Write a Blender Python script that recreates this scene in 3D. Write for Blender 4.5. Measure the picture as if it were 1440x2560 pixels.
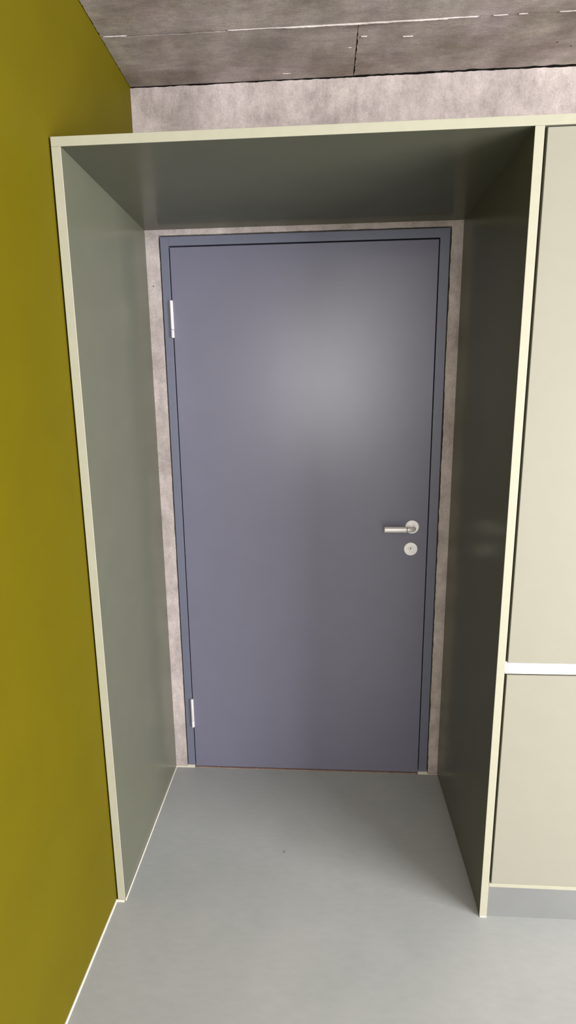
import bpy, bmesh, math, random
from mathutils import Vector, Matrix
random.seed(7)
for o in list(bpy.data.objects):
    bpy.data.objects.remove(o)
scene = bpy.context.scene
COL = scene.collection

# ------------------------------------------------------------------ camera
CX, CY, CZ = 0.6367, -1.35184, 1.51743
PITCH, YAW, ROLL, FPX = -0.19564, -0.06222, -0.01209, 1311.5
cd = bpy.data.cameras.new('camera')
cam = bpy.data.objects.new('camera', cd)
COL.objects.link(cam)
cd.sensor_fit = 'VERTICAL'
cd.sensor_height = 24.0
cd.lens = FPX / 2560 * 24.0
cd.clip_start = 0.02
cp, sp, cy, sy = math.cos(PITCH), math.sin(PITCH), math.cos(YAW), math.sin(YAW)
fw = Vector((sy * cp, cy * cp, sp))
rt = Vector((cy, -sy, 0))
up = rt.cross(fw)
r2 = math.cos(ROLL) * rt + math.sin(ROLL) * up
u2 = -math.sin(ROLL) * rt + math.cos(ROLL) * up
M = Matrix((r2, u2, -fw)).transposed().to_4x4()
M.translation = Vector((CX, CY, CZ))
cam.matrix_world = M
scene.camera = cam

# ------------------------------------------------------------------ world, light, exposure
w = bpy.data.worlds.new('world')
scene.world = w
w.use_nodes = True
w.node_tree.nodes['Background'].inputs[0].default_value = (0.85, 0.92, 1.0, 1)
w.node_tree.nodes['Background'].inputs[1].default_value = 0.3

def area(name, loc, rot, sx, sz, power, col):
    ld = bpy.data.lights.new(name, 'AREA')
    ld.shape = 'RECTANGLE'; ld.size = sx; ld.size_y = sz; ld.energy = power; ld.color = col
    o = bpy.data.objects.new(name, ld)
    o.location = loc; o.rotation_euler = rot
    COL.objects.link(o)
    return o
# daylight entering through the glazing in the wall behind the photographer (x 0.2 .. 1.25)
area('window_daylight', (0.72, -4.62, 1.86), (math.pi / 2, 0, 0), 1.05, 1.2, 74, (0.99, 0.97, 1.0))
# daylight through the glazing of the right-hand wall (y -4.1 .. -0.9)
area('side_window_daylight', (4.32, -2.5, 1.2), (math.pi / 2, 0, math.pi / 2), 3.1, 2.1, 545, (0.99, 0.975, 1.0))
# flat panel lamp under the ceiling, behind and to the right of the photographer
area('ceiling_lamp', (1.2, -3.0, 2.54), (0, 0, 0), 0.8, 1.4, 22, (1.0, 0.97, 0.97))
scene.view_settings.view_transform = 'Standard'
scene.view_settings.look = 'None'
scene.view_settings.gamma = 1
scene.view_settings.use_curve_mapping = False
scene.view_settings.exposure = 0.0

# ------------------------------------------------------------------ dimensions (metres)
XLI, XRI, XRO = 0.0231, 1.1180, 1.1396     # front edges of the surround
ZTI, ZTO = 2.1316, 2.1528
D = 0.6327                                 # depth of the niche = plane of the concrete wall
WX0, WX1, WZ1 = 0.0154, 1.1279, 2.1409     # faces of the lining boards
FX0, FX1, FZ1 = 0.0664, 1.0859, 2.1200     # outer edges of the door frame
LX0, LX1, LZ1 = 0.1001, 1.0486, 2.0853     # door leaf
ZC = 2.5872                                # ceiling
PB, ST, SB, PX0 = 0.1074, 0.8296, 0.7994, 1.1470
XR, YR = 4.2, -4.5                         # right and rear walls of the room
XW = -0.0052                               # painted wall plane
CABX = 1.96

# ------------------------------------------------------------------ materials
def mat(name, col, rough=0.5, spec=0.5, metal=0.0):
    m = bpy.data.materials.new(name); m.use_nodes = True
    b = m.node_tree.nodes['Principled BSDF']
    b.inputs['Base Color'].default_value = (*col, 1)
    b.inputs['Roughness'].default_value = rough
    b.inputs['Specular IOR Level'].default_value = spec
    b.inputs['Metallic'].default_value = metal
    return m, m.node_tree, b

def N(t, kind, **kw):
    n = t.nodes.new(kind)
    for k, v in kw.items():
        if k in n.inputs: n.inputs[k].default_value = v
        else: setattr(n, k, v)
    return n

def coords(t, scale=(1, 1, 1), rot=(0, 0, 0)):
    g = N(t, 'ShaderNodeNewGeometry')
    mp = N(t, 'ShaderNodeMapping')
    mp.inputs['Scale'].default_value = scale
    mp.inputs['Rotation'].default_value = rot
    t.links.new(g.outputs['Position'], mp.inputs['Vector'])
    return mp.outputs['Vector']

def noise(t, vec, scale, detail=4, rough=0.55):
    n = N(t, 'ShaderNodeTexNoise', Scale=scale, Detail=detail, Roughness=rough)
    t.links.new(vec, n.inputs['Vector'])
    return n.outputs['Fac']

def ramp(t, fac, stops):
    r = N(t, 'ShaderNodeValToRGB')
    e = r.color_ramp.elements
    while len(e) < len(stops): e.new(0.5)
    for i, (p, c) in enumerate(stops):
        e[i].position = p
        e[i].color = (*c, 1) if len(c) == 3 else c
    t.links.new(fac, r.inputs['Fac'])
    return r.outputs['Color']

def mix(t, a, b, fac, mode='MIX'):
    m = N(t, 'ShaderNodeMix', data_type='RGBA', blend_type=mode)
    for s, v in ((6, a), (7, b)):
        if hasattr(v, 'links'): t.links.new(v, m.inputs[s])
        else: m.inputs[s].default_value = (*v, 1)
    if hasattr(fac, 'links'): t.links.new(fac, m.inputs[0])
    else: m.inputs[0].default_value = fac
    return m.outputs[2]

def bump(t, b, h, strength, dist=0.001):
    n = N(t, 'ShaderNodeBump', Strength=strength, Distance=dist)
    t.links.new(h, n.inputs['Height'])
    t.links.new(n.outputs['Normal'], b.inputs['Normal'])

def painted(name, col, rough, spec, var=0.04, vs=14, bmp=0.06, bs=420):
    m, t, b = mat(name, col, rough, spec)
    v = coords(t)
    lo = tuple(c * (1 - var) for c in col); hi = tuple(min(1, c * (1 + var)) for c in col)
    t.links.new(ramp(t, noise(t, v, vs, 5), [(0.3, lo), (0.7, hi)]), b.inputs['Base Color'])
    bump(t, b, noise(t, v, bs, 2), bmp, 0.0006)
    return m

M_CREAM = painted('cream_lacquer', (0.275, 0.266, 0.212), 0.5, 0.2, 0.015)
M_EDGE = painted('cream_edge', (0.37, 0.361, 0.272), 0.45, 0.4, 0.03, 30)
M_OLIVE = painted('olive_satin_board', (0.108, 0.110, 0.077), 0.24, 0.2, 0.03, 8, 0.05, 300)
M_WHITE = painted('white_rail', (0.8, 0.78, 0.78), 0.4, 0.5, 0.01)
M_YELLOW = painted('mustard_wall_paint', (0.104, 0.083, 0.0002), 0.62, 0.12, 0.05, 5, 0.25, 260)
M_DOOR = painted('blue_grey_lacquer', (0.155, 0.153, 0.207), 0.31, 0.5, 0.02, 10, 0.12, 480)
M_FRAME = painted('blue_grey_frame', (0.14, 0.15, 0.20), 0.4, 0.5, 0.03, 20, 0.05, 300)
M_BEAD = painted('sealant', (0.60, 0.575, 0.48), 0.5, 0.4, 0.04, 60)
M_DARK = mat('shadow_gap_black', (0.006, 0.006, 0.006), 0.9, 0.1)[0]
M_PLASTER = painted('white_plaster', (0.42, 0.42, 0.42), 0.8, 0.2)
M_RUST = painted('threshold_strip', (0.28, 0.20, 0.17), 0.7, 0.2, 0.25, 50)

def steel(name, rough, col=(0.90, 0.87, 0.85)):
    m, t, b = mat(name, col, rough, 0.5, 0.35)
    v = coords(t, (1, 1, 40))
    bump(t, b, noise(t, v, 300, 2), 0.05, 0.0003)
    return m
M_STEEL = steel('brushed_steel', 0.42)
M_STEEL2 = steel('bright_steel', 0.25, (0.85, 0.83, 0.80))

def concrete(name, dark, light, grain, fine=1.0, rough=0.75, pits=True, blotch=None, pitscale=34, tint=0.0):
    m, t, b = mat(name, light, rough, 0.25)
    v = coords(t); vg = coords(t, grain)
    c = ramp(t, noise(t, v, 7, 8, 0.62), [(0.32, dark), (0.68, light)])
    g = ramp(t, noise(t, vg, 9, 6, 0.65), [(0.25, (0.72,) * 3), (0.5, (0.98,) * 3), (0.78, (1.16,) * 3)])
    c = mix(t, c, g, 0.8 * fine, 'MULTIPLY')
    f = ramp(t, noise(t, v, 160, 4, 0.7), [(0.25, (0.78,) * 3), (0.75, (1.18,) * 3)])
    c = mix(t, c, f, 0.8 * fine, 'MULTIPLY')
    f2 = ramp(t, noise(t, v, 42, 6, 0.75), [(0.3, (0.84,) * 3), (0.7, (1.12,) * 3)])
    c = mix(t, c, f2, 0.8 * fine, 'MULTIPLY')
    if tint:
        off = N(t, 'ShaderNodeVectorMath', operation='ADD'); t.links.new(v, off.inputs[0]); off.inputs[1].default_value = (7.3, 2.1, 4.4)
        hue = ramp(t, noise(t, off.outputs[0], 5, 5, 0.6), [(0.38, (0.97, 0.985, 0.93)), (0.62, (1.03, 1.0, 1.06))])
        c = mix(t, c, hue, tint, 'MULTIPLY')
    if blotch:
        bb = ramp(t, noise(t, coords(t, blotch), 3.2, 5, 0.6), [(0.48, (1, 1, 1)), (0.68, (0.70, 0.66, 0.62))])
        c = mix(t, c, bb, 1.0, 'MULTIPLY')
    if pits:
        vo = N(t, 'ShaderNodeTexVoronoi', Scale=pitscale, Randomness=1.0)
        t.links.new(v, vo.inputs['Vector'])
        # only a few cells carry an air bubble, of varying size
        sep = N(t, 'ShaderNodeSeparateColor'); t.links.new(vo.outputs['Color'], sep.inputs[0])
        gt = N(t, 'ShaderNodeMath', operation='SUBTRACT'); t.links.new(sep.outputs[0], gt.inputs[0]); gt.inputs[1].default_value = 0.86
        rad = N(t, 'ShaderNodeMath', operation='MULTIPLY'); t.links.new(gt.outputs[0], rad.inputs[0]); rad.inputs[1].default_value = 0.75
        lt = N(t, 'ShaderNodeMath', operation='LESS_THAN'); t.links.new(vo.outputs['Distance'], lt.inputs[0]); t.links.new(rad.outputs[0], lt.inputs[1])
        c = mix(t, c, (0.10, 0.085, 0.075), lt.outputs[0])
    t.links.new(c, b.inputs['Base Color'])
    bump(t, b, noise(t, vg, 40, 8, 0.7), 0.5, 0.002)
    return m
M_CONC_WALL = concrete('concrete_wall', (0.36, 0.312, 0.288), (0.58, 0.51, 0.48), (4, 4, 1.6), pitscale=26, tint=0.25)
M_CONC_CEIL = concrete('board_marked_concrete', (0.29, 0.25, 0.22), (0.47, 0.415, 0.375), (1.2, 4, 4), blotch=(1, 2.0, 1), pitscale=20, tint=1.0)
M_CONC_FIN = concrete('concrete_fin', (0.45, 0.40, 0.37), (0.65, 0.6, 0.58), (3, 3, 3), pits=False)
M_CONC_DARK = concrete('concrete_deep', (0.03, 0.026, 0.022), (0.07, 0.06, 0.05), (3, 3, 3), pits=False)

SCUFF = (0.511, 0.208)
def floor_mat():
    m, t, b = mat('grey_floor_coating', (0.33, 0.34, 0.33), 0.42, 0.35)
    v = coords(t)
    c = ramp(t, noise(t, v, 2.6, 6, 0.6), [(0.3, (0.345, 0.365, 0.357)), (0.7, (0.40, 0.412, 0.402))])
    f = ramp(t, noise(t, coords(t, (1, 3, 1), (0, 0, 0.6)), 22, 5, 0.6), [(0.3, (0.965,) * 3), (0.7, (1.03,) * 3)])
    c = mix(t, c, f, 1.0, 'MULTIPLY')
    s = ramp(t, noise(t, v, 75, 3, 0.6), [(0.70, (1, 1, 1)), (0.78, (0.86, 0.86, 0.85))])
    c = mix(t, c, s, 1.0, 'MULTIPLY')
    t.links.new(c, b.inputs['Base Color'])
    # a small scuff on the coating in front of the door
    sc = coords(t, (1, 0.55, 1), (0, 0, 0))
    dn = N(t, 'ShaderNodeVectorMath', operation='DISTANCE'); t.links.new(sc, dn.inputs[0])
    dn.inputs[1].default_value = (SCUFF[0], SCUFF[1] * 0.55, 0)
    lt = N(t, 'ShaderNodeMath', operation='LESS_THAN'); t.links.new(dn.outputs['Value'], lt.inputs[0]); lt.inputs[1].default_value = 0.003
    c = mix(t, c, (0.2, 0.2, 0.2), lt.outputs[0])
    t.links.new(c, b.inputs['Base Color'])
    t.links.new(ramp(t, noise(t, v, 4, 4), [(0.3, (0.36,) * 3), (0.7, (0.5,) * 3)]), b.inputs['Roughness'])
    bump(t, b, noise(t, v, 60, 4), 0.04, 0.001)
    return m
M_FLOOR = floor_mat()
M_PLINTH = painted('plinth_coating', (0.185, 0.19, 0.184), 0.5, 0.3, 0.06, 6)

# ------------------------------------------------------------------ helpers
def box(bm, x0, x1, y0, y1, z0, z1):
    vs = [bm.verts.new((x, y, z)) for x in (x0, x1) for y in (y0, y1) for z in (z0, z1)]
    for f in ((0, 1, 3, 2), (4, 6, 7, 5), (0, 4, 5, 1), (2, 3, 7, 6), (0, 2, 6, 4), (1, 5, 7, 3)):
        bm.faces.new([vs[i] for i in f])
    return vs

def prism(bm, pts, axis, a, b):
    """closed outline pts (2-D) swept along axis from a to b"""
    def P(p, s):
        if axis == 'x': return (s, p[0], p[1])
        if axis == 'y': return (p[0], s, p[1])
        return (p[0], p[1], s)
    A = [bm.verts.new(P(p, a)) for p in pts]; B = [bm.verts.new(P(p, b)) for p in pts]
    n = len(pts)
    bm.faces.new(A); bm.faces.new(B[::-1])
    for i in range(n):
        bm.faces.new((A[i], B[i], B[(i + 1) % n], A[(i + 1) % n]))

def lathe(bm, prof, origin, axis, n=40):
    """prof: (radius, distance along axis) from one end to the other"""
    ax = Vector(axis).normalized()
    u = ax.orthogonal().normalized(); v = ax.cross(u)
    O = Vector(origin); rings = []
    for r, h in prof:
        if r < 1e-6: rings.append([bm.verts.new(O + ax * h)])
        else: rings.append([bm.verts.new(O + ax * h + (u * math.cos(2 * math.pi * i / n) + v * math.sin(2 * math.pi * i / n)) * r) for i in range(n)])
    for a, b in zip(rings, rings[1:]):
        for i in range(n):
            j = (i + 1) % n
            if len(a) == 1 and len(b) == 1: break
            if len(a) == 1: bm.faces.new((a[0], b[i], b[j]))
            elif len(b) == 1: bm.faces.new((a[i], b[0], a[j]))
            else: bm.faces.new((a[i], b[i], b[j], a[j]))

def tube(bm, pts, radii, n=28):
    pts = [Vector(p) for p in pts]; rings = []
    u = None
    for i, p in enumerate(pts):
        t = (pts[min(i + 1, len(pts) - 1)] - pts[max(i - 1, 0)]).normalized()
        u = t.orthogonal().normalized() if u is None else (u - t * u.dot(t)).normalized()
        v = t.cross(u)
        rings.append([bm.verts.new(p + (u * math.cos(2 * math.pi * k / n) + v * math.sin(2 * math.pi * k / n)) * radii[i]) for k in range(n)])
    for a, b in zip(rings, rings[1:]):
        for k in range(n):
            j = (k + 1) % n
            bm.faces.new((a[k], b[k], b[j], a[j]))
    bm.faces.new(rings[0][::-1]); bm.faces.new(rings[-1])

def obj(name, bm, m, parent=None, bevel=0.0, smooth=False, kind=None):
    bmesh.ops.recalc_face_normals(bm, faces=bm.faces)
    me = bpy.data.meshes.new(name); bm.to_mesh(me); bm.free()
    ms = m if isinstance(m, (list, tuple)) else [m]
    for x in ms: me.materials.append(x)
    o = bpy.data.objects.new(name, me); COL.objects.link(o)
    if parent: o.parent = parent; o.matrix_parent_inverse = Matrix.Translation(-parent_loc(parent))
    if bevel:
        b = o.modifiers.new('bevel', 'BEVEL'); b.width = bevel; b.segments = 2; b.limit_method = 'ANGLE'; b.angle_limit = 0.7
    if smooth:
        for p in me.polygons: p.use_smooth = True
        me.set_sharp_from_angle(angle=0.6)
    if kind: o['kind'] = kind
    return o

def parent_loc(p):
    # part meshes keep their origin at the world origin; only the Empties stand elsewhere
    return p.location if p.type == 'EMPTY' else Vector((0, 0, 0))

def empty(name, loc, **props):
    o = bpy.data.objects.new(name, None); o.location = loc; COL.objects.link(o)
    o.empty_display_size = 0.1
    for k, v in props.items(): o[k] = v
    return o

def boxobj(name, dims, m, parent=None, bevel=0.0, kind=None):
    bm = bmesh.new(); box(bm, *dims)
    return obj(name, bm, m, parent, bevel, kind=kind)

def jag(a, b, step, amp, seed):
    """points along a line with a ragged offset, as cast concrete edges have"""
    rnd = random.Random(seed); n = max(2, int(abs(b - a) / step)); out = []; o = 0
    for i in range(n + 1):
        o = 0.55 * o + rnd.uniform(-1, 1) * amp
        out.append((a + (b - a) * i / n, o))
    return out

# ================================================================== THE SETTING
boxobj('floor', (XW - 0.2, XR + 0.2, YR - 0.2, D + 0.3, -0.12, 0.0), M_FLOOR, kind='structure')
boxobj('wall_left', (XW - 0.2, XW, YR - 0.2, D + 0.3, 0, ZC + 0.01), M_YELLOW, kind='structure')
bm = bmesh.new()
for q in ((YR - 0.2, -4.1, 0, ZC + 0.01), (-0.9, D + 0.3, 0, ZC + 0.01), (-4.1, -0.9, 0, 0.12), (-4.1, -0.9, 2.30, ZC + 0.01)):
    box(bm, XR, XR + 0.2, *q)
obj('wall_right', bm, M_PLASTER, kind='structure')

# concrete wall with the ragged door opening
bm = bmesh.new()
ox0, ox1, oz1 = FX0 - 0.0025, FX1 + 0.0025, FZ1 + 0.0025
zt = ZC - 0.003
def strip(bm, edge, far, vertical, y0, y1):
    # edge: list of (s, offset position); builds front, rear and reveal faces
    for (s0, e0), (s1, e1) in zip(edge, edge[1:]):
        if vertical: q = [(far, s0), (e0, s0), (e1, s1), (far, s1)]
        else: q = [(s0, far), (s0, e0), (s1, e1), (s1, far)]
        F = [bm.verts.new((x, y0, z)) for x, z in q]; B = [bm.verts.new((x, y1, z)) for x, z in q]
        bm.faces.new(F); bm.faces.new(B[::-1]); bm.faces.new((F[1], B[1], B[2], F[2]))
L = [(s, ox0 - max(-0.001, min(0.003, o))) for s, o in jag(0, oz1, 0.011, 0.0005, 3)]
strip(bm, L, XW + 0.0005, True, D, D + 0.22)
R_ = [(s, ox1 + max(-0.001, min(0.004, o))) for s, o in jag(0, oz1, 0.008, 0.0012, 5)]
strip(bm, R_, XR, True, D, D + 0.22)
T_ = [(s, oz1 + max(-0.001, min(0.002, o))) for s, o in jag(ox0, ox1, 0.012, 0.0006, 8)]
# lintel between opening and the ragged upper edge
strip(bm, T_, 2.30, False, D, D + 0.22)
box(bm, XW + 0.0005, ox0, D, D + 0.22, oz1, 2.30)
box(bm, ox1, XR, D, D + 0.22, oz1, 2.30)
U_ = [(s, zt + max(-0.003, min(0.001, o))) for s, o in jag(XW + 0.0005, XR, 0.010, 0.0010, 11)]
strip(bm, U_, 2.30, False, D, D + 0.22)
obj('wall_back', bm, M_CONC_WALL, kind='structure')

# rear wall (behind the photographer) with its glazing
wx0, wx1, wz0, wz1 = 0.17, 1.27, 1.22, 2.50
bm = bmesh.new()
box(bm, XW, wx0, YR - 0.2, YR, 0, ZC)
box(bm, wx1, XR, YR - 0.2, YR, 0, ZC)
box(bm, wx0, wx1, YR - 0.2, YR, 0, wz0)
box(bm, wx0, wx1, YR - 0.2, YR, wz1, ZC)
obj('wall_rear', bm, M_PLASTER, kind='structure')
bm = bmesh.new()
for x in (wx0, (wx0 + wx1) / 2 - 0.02, wx1 - 0.04):
    box(bm, x, x + 0.04, YR - 0.08, YR - 0.03, wz0, wz1)
box(bm, wx0, wx1, YR - 0.08, YR - 0.03, wz0, wz0 + 0.04)
box(bm, wx0, wx1, YR - 0.08, YR - 0.03, wz1 - 0.04, wz1)
obj('window_1', bm, M_FRAME, kind='structure')
bm = bmesh.new()
for y in (-4.1, -3.05, -1.98, -0.94):
    box(bm, XR + 0.03, XR + 0.08, y, y + 0.04, 0.12, 2.30)
box(bm, XR + 0.03, XR + 0.08, -4.1, -0.9, 0.12, 0.16)
box(bm, XR + 0.03, XR + 0.08, -4.1, -0.9, 2.26, 2.30)
obj('window_2', bm, M_FRAME, kind='structure')

# ceiling: board-marked slab. Each formwork board leaves a slab face of its own, a ragged groove or a fin between
bm = bmesh.new()
box(bm, XW - 0.2, XR + 0.2, YR - 0.2, D + 0.3, ZC + 0.010, ZC + 0.2)
for f in bm.faces: f.material_index = 1
def plank(x0, x1, y0, y1, dz, seed, ragx0=0.0008, ragy1=0.0007, gy0=0.0, gx0=0.0):
    rnd = random.Random(seed); pts = []
    for s, o in jag(x0, x1, 0.012, gy0, seed): pts.append((s, y0 + o))
    pts.append((x1, y0))
    for s, o in jag(y0, y1, 0.02, 0.0006, seed + 1)[1:-1]: pts.append((x1 - abs(o), s))
    for s, o in jag(x1, x0, 0.012, ragy1, seed + 2): pts.append((s, y1 - abs(o)))
    for s, o in jag(y1, y0, 0.007, ragx0, seed + 3)[1:-1]: pts.append((x0 + abs(o), s))
    A = [bm.verts.new((x, y, ZC + dz)) for x, y in pts]; B = [bm.verts.new((x, y, ZC + 0.012)) for x, y in pts]
    fs = [bm.faces.new(A[::-1])]
    for i in range(len(pts)):
        j = (i + 1) % len(pts); fs.append(bm.faces.new((A[i], A[j], B[j], B[i])))
    for f in fs: f.material_index = 0
YJ = 0.388; W = 0.245
XJ = 0.7456
plank(XW + 0.001, XJ - 0.0004, YJ + 0.0056, D - 0.0006, 0.0, 21, ragx0=0.0014, ragy1=0.0014, gy0=0.0016)
plank(XJ + 0.0006, XR, YJ + 0.0008, D - 0.0008, 0.0012, 31, ragx0=0.0034, ragy1=0.0034)
k = 0
y1 = YJ
while y1 > YR:
    y0 = y1 - W
    xj = [2.9, 0.79, 2.2, 1.4][k % 4] + 0.6 * (k // 4 % 2)
    plank(XW + 0.001, XR, y0 + 0.0006, y1 - 0.0004, -0.0012 if k % 2 == 1 else 0.0, 40 + 7 * k, ragx0=0.0030 if k < 2 else 0.001, ragy1=0.0006)
    y1 = y0; k += 1
# fins of cement paste squeezed between boards (catch the window light on their front)
def fin(x0, x1, y, h, wd, seed, step=0.008):
    rnd = random.Random(seed); n = max(2, int((x1 - x0) / step)); prev = None
    hh = h
    for i in range(n + 1):
        x = x0 + (x1 - x0) * i / n
        hh = max(0.0006, 0.6 * hh + 0.4 * h * rnd.uniform(0.3, 1.6))
        if i in (0, n): hh = 0.0003
        yy = y + rnd.uniform(-0.0004, 0.0004)
        cur = [bm.verts.new((x, yy - wd / 2, ZC + 0.001)), bm.verts.new((x, yy - wd / 4, ZC - 0.001 - hh)),
               bm.verts.new((x, yy + wd / 4, ZC - 0.001 - hh)), bm.verts.new((x, yy + wd / 2, ZC + 0.001))]
        if prev:
            for a in range(3):
                f = bm.faces.new((prev[a], prev[a + 1], cur[a + 1], cur[a])); f.material_index = 2
        prev = cur
fin(0.005, 0.075, YJ - 0.002, 0.0014, 0.003, 1)
fin(0.37, 0.56, YJ + 0.0005, 0.0007, 0.003, 2)
fin(0.50, 1.00, YJ + 0.001, 0.0024, 0.003, 3)
fin(0.98, 1.08, YJ, 0.0014, 0.003, 4)
fin(1.12, 1.16, YJ, 0.0012, 0.003, 5); fin(1.19, 1.215, YJ, 0.0016, 0.003, 6)
fin(1.30, 2.1, YJ, 0.0014, 0.003, 7)
for i, (x, y, l) in enumerate([(0.757, 0.445, 0.018), (0.722, 0.490, 0.010), (0.515, 0.600, 0.025), (0.88, 0.455, 0.03)]):
    fin(x, x + l, y, 0.0004, 0.002, 60 + i, 0.004)
obj('ceiling', bm, [M_CONC_CEIL, M_CONC_DARK, M_CONC_FIN], kind='structure')

# sealant beads and threshold
bm = bmesh.new()
def bead(pts, r=0.0032):
    pts = [Vector((x, y, 0)) for x, y in pts]
    ring = []
    for i, p in enumerate(pts):
        t = (pts[min(i + 1, len(pts) - 1)] - pts[max(i - 1, 0)]).normalized()
        nrm = Vector((t.y, -t.x, 0))
        ring.append([bm.verts.new(p + nrm * (r * math.cos(a)) + Vector((0, 0, r * math.sin(a)))) for a in [math.pi * k / 6 for k in range(7)]])
    for a, b in zip(ring, ring[1:]):
        for k in range(6): bm.faces.new((a[k], b[k], b[k + 1], a[k + 1]))
bead([(XW + 0.001, YR), (XW + 0.001, -0.004)], 0.0040)
obj('trim_1', bm, M_BEAD, kind='structure', smooth=True)
bm = bmesh.new()
bead([(XW, -0.003), (0.003, -0.0025), (XLI + 0.0005, -0.0025)], 0.0048)
bead([(XLI + 0.001, -0.003), (WX0 + 0.001, D)], 0.0030)
obj('trim_2', bm, M_BEAD, kind='structure', smooth=True)
bm = bmesh.new()
bead([(WX0, D - 0.001), (LX0 - 0.002, D - 0.001)], 0.0052)
box(bm, FX0 - 0.001, LX0 - 0.003, D - 0.002, D + 0.03, 0.0, 0.0095)
obj('trim_3', bm, M_BEAD, kind='structure', smooth=False)
bm = bmesh.new()
bead([(LX1 - 0.001, D - 0.001), (FX1 + 0.002, D - 0.002)], 0.0050)
box(bm, LX1 - 0.001, FX1 + 0.001, D - 0.0015, D + 0.03, 0.0, 0.0090)
obj('trim_4', bm, M_BEAD, kind='structure')
bm = bmesh.new()
bead([(FX1 + 0.002, D - 0.002), (WX1, D - 0.002)], 0.0045)
obj('trim_5', bm, M_CONC_WALL, kind='structure')
bm = bmesh.new()
bead([(XRI + 0.001, 0.0), (XRO - 0.001, 0.0)], 0.0024)
obj('trim_6', bm, M_BEAD, kind='structure', smooth=True)
boxobj('trim_7', (LX0 - 0.002, LX1 + 0.001, D - 0.0045, D + 0.05, -0.001, 0.0022), M_RUST, kind='structure')

# ------------------------------------------------------------------ the door
door = empty('door_1', ((LX0 + LX1) / 2, D, 0), kind='structure')
g = 0.0018
yF = D + 0.0005                                  # frame face
FL, FR, FT = FX0 + 0.0022, FX1 - 0.0022, FZ1 - 0.0022
boxobj('frame_jamb', (FL, LX0 - g, yF, D + 0.10, 0.0085, FT), M_FRAME, door, 0.0008)
boxobj('frame_jamb', (LX1 + g, FR, yF, D + 0.10, 0.0080, FT), M_FRAME, door, 0.0008)
boxobj('frame_head', (LX0 - g + 0.0003, LX1 + g - 0.0003 + 0.003, yF + 0.0002, D + 0.10, LZ1 + 0.0025, FT), M_FRAME, door, 0.0006)
# rebate stop behind the leaf
bm = bmesh.new()
box(bm, LX0 - g, LX0 + 0.02, D + 0.052, D + 0.07, 0.01, LZ1)
box(bm, LX1 - 0.02, LX1 + g, D + 0.052, D + 0.07, 0.01, LZ1)
box(bm, LX0, LX1, D + 0.052, D + 0.07, LZ1 - 0.02, LZ1 + 0.0025)
obj('rebate_seal', bm, M_DARK, door)
boxobj('door_leaf', (LX0 + g, LX1 - g, yF - 0.0005, D + 0.050, 0.0052, LZ1 - 0.0028), M_DOOR, door, 0.0012)

def hinge(z0, zj, z1):
    x, y, r = LX0 - 0.0005, D - 0.0055, 0.0062
    bm = bmesh.new()
    lathe(bm, [(0, zj + 0.0006), (r * .9, zj + 0.0006), (r, zj + 0.0016), (r, z1 - 0.002), (r * .8, z1 - 0.0006), (0, z1)], (x, y, 0), (0, 0, 1), 24)
    h = obj('hinge', bm, M_STEEL, door, smooth=True)
    bm = bmesh.new()
    lathe(bm, [(0, z0), (r * .8, z0 + 0.0006), (r, z0 + 0.002), (r, zj - 0.0016), (r * .9, zj - 0.0006), (0, zj - 0.0006)], (x, y, 0), (0, 0, 1), 24)
    k = obj('hinge_knuckle', bm, M_STEEL, h, smooth=True)
    bm = bmesh.new()
    box(bm, x - 0.0012, x + 0.0012, y, D + 0.02, z0 + 0.004, z1 - 0.004)
    obj('hinge_leaf', bm, M_DARK, h)
hinge(1.7735, 1.8030, 1.9040)
hinge(0.1935, 0.2230, 0.3240)

# lever handle
HX, HZ = 0.9872, 1.0665
bm = bmesh.new()
lathe(bm, [(0.0, 0.0), (0.0258, 0.0), (0.0262, 0.0012), (0.0262, 0.0068), (0.0252, 0.0082), (0.0150, 0.0084), (0.0146, 0.0072), (0.0128, 0.0072), (0.0124, 0.0086), (0, 0.0086)], (HX, D - 0.0002, HZ), (0, -1, 0), 48)
ros = obj('handle_rosette', bm, M_STEEL, door, smooth=True)
bm = bmesh.new()
R0 = 0.016; yy = D - 0.050
pts = [(HX, D - 0.006, HZ - 0.001), (HX, D - 0.020, HZ - 0.001), (HX, yy + R0, HZ - 0.001)]
for a in (15, 30, 45, 60, 75, 90):
    a = math.radians(a)
    pts.append((HX - R0 * (1 - math.cos(a)), yy + R0 - R0 * math.sin(a), HZ - 0.001))
pts.append((0.9620, yy, HZ - 0.001))
tube(bm, pts, [0.0098] * len(pts))
neck = obj('handle_neck', bm, M_STEEL2, ros, smooth=True)
bm = bmesh.new()
lathe(bm, [(0, 0), (0.0085, 0), (0.0112, 0.0012), (0.0114, 0.003), (0.0114, 0.079), (0.0104, 0.0825), (0, 0.083)], (0.9600, yy, HZ - 0.001), (-1, 0, 0), 40)
obj('lever', bm, M_STEEL, ros, smooth=True)

# lock cylinder rosette
KX, KZ = 0.9850, 0.9795
bm = bmesh.new()
lathe(bm, [(0, 0), (0.0258, 0), (0.0262, 0.001), (0.0262, 0.006), (0.0250, 0.0078), (0.0118, 0.0080), (0.0114, 0.0068), (0, 0.0068)], (KX, D - 0.0002, KZ), (0, -1, 0), 48)
lk = obj('lock_rosette', bm, M_STEEL, door, smooth=True)
bm = bmesh.new()
lathe(bm, [(0, 0), (0.0092, 0), (0.0096, 0.0006), (0.0096, 0.0012), (0.0090, 0.0018), (0, 0.0018)], (KX - 0.0008, D - 0.0066, KZ + 0.002), (0, -1, 0), 32)
cyl = obj('lock_cylinder', bm, M_STEEL2, lk, smooth=True)
bm = bmesh.new()
box(bm, KX - 0.0016, KX, D - 0.0088, D - 0.008, KZ - 0.003, KZ + 0.006)
box(bm, KX - 0.0036, KX + 0.002, D - 0.0088, D - 0.008, KZ + 0.0036, KZ + 0.0050)
obj('keyhole', bm, M_DARK, lk)

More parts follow.
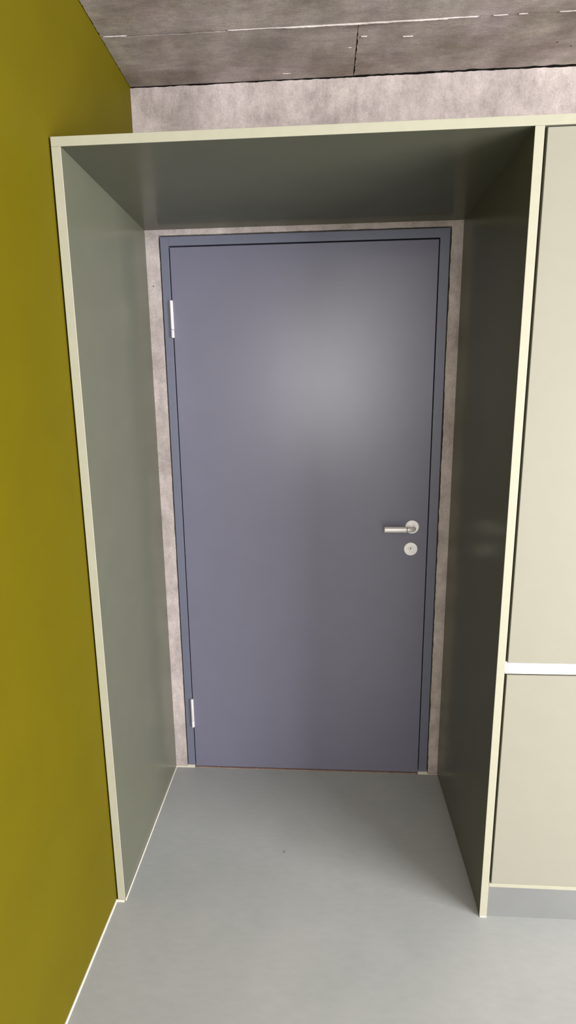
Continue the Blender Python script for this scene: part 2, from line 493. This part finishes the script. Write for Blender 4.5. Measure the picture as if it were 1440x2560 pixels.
# ================================================================== THINGS
sur = empty('door_surround', ((XLI + XRI) / 2, 0, 0),
            label='deep cream edged box lining with dark olive inner faces around the blue grey door', category='door surround', kind='thing')
e = 0.0025   # thickness of the cream front edging
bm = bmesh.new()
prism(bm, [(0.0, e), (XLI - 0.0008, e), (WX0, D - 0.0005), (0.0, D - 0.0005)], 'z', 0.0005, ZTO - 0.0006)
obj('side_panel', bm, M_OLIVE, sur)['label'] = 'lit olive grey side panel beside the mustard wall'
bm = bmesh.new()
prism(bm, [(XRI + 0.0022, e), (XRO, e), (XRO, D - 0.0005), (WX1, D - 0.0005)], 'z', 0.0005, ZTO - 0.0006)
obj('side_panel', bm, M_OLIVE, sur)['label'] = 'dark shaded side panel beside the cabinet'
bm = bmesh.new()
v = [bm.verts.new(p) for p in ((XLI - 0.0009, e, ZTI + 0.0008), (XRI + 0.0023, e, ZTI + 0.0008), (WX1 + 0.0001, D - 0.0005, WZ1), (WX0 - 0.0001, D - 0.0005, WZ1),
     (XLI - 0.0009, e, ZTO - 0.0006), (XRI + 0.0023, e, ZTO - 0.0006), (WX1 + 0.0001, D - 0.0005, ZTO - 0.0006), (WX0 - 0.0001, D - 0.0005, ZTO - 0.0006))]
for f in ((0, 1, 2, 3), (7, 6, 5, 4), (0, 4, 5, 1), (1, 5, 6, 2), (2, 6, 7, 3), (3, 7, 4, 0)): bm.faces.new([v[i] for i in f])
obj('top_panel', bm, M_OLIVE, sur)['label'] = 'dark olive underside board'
for nm, dd in (('edge_strip', (0.0, XLI, 0.0, e, 0.001, ZTI - 0.0003)), ('edge_strip', (XRI, XRO, 0.0, e, 0.0005, ZTI - 0.0003)),
               ('edge_strip', (0.0, CABX + 0.02, 0.0, e, ZTI, ZTO))):
    o = boxobj(nm, dd, M_EDGE, sur, 0.0007); o['label'] = 'cream front edge'

cab = empty('built_in_cabinet', ((XRO + CABX) / 2, 0, 0),
            label='flush cream cabinet right of the doorway with a white rail between its two fronts', category='cabinet', kind='thing')
c0 = XRO + 0.0004
bm = bmesh.new()
box(bm, c0, c0 + 0.016, 0.026, D - 0.002, PB, ZTI - 0.001)
box(bm, c0, CABX, 0.026, 0.034, PB + 0.013, ZTI - 0.001)
obj('carcass', bm, M_DARK, cab)
bm = bmesh.new()
box(bm, CABX, CABX + 0.02, 0.0, D - 0.002, 0.0005, ZTI - 0.0003)
obj('end_panel', bm, M_CREAM, cab, 0.0006)
bm = bmesh.new()
box(bm, c0, CABX + 0.02, e + 0.0005, D - 0.002, ZTI, ZTO)
obj('top_board', bm, M_CREAM, cab)
boxobj('bottom_board', (c0, CABX - 0.0005, 0.0, D - 0.01, PB, PB + 0.0125), M_EDGE, cab, 0.0006)
dx0, dx1 = 1.1462, CABX - 0.0035
boxobj('upper_door', (dx0, dx1, 0.0, 0.019, ST + 0.0005, ZTI - 0.0040), M_CREAM, cab, 0.0012)
boxobj('lower_door', (dx0, dx1, 0.0, 0.019, PB + 0.0127, SB - 0.0042), M_CREAM, cab, 0.0012)
bm = bmesh.new()
prism(bm, [(0.0, SB), (0.0, SB + 0.004), (0.010, ST), (0.024, ST), (0.024, SB)], 'x', c0, CABX - 0.0005)
obj('grip_rail', bm, M_WHITE, cab, 0.0005)['label'] = 'white horizontal grip rail'
boxobj('plinth', (c0, CABX, 0.004, 0.02, 0.0005, PB - 0.0003), M_PLINTH, cab)['label'] = 'grey plinth matching the floor'
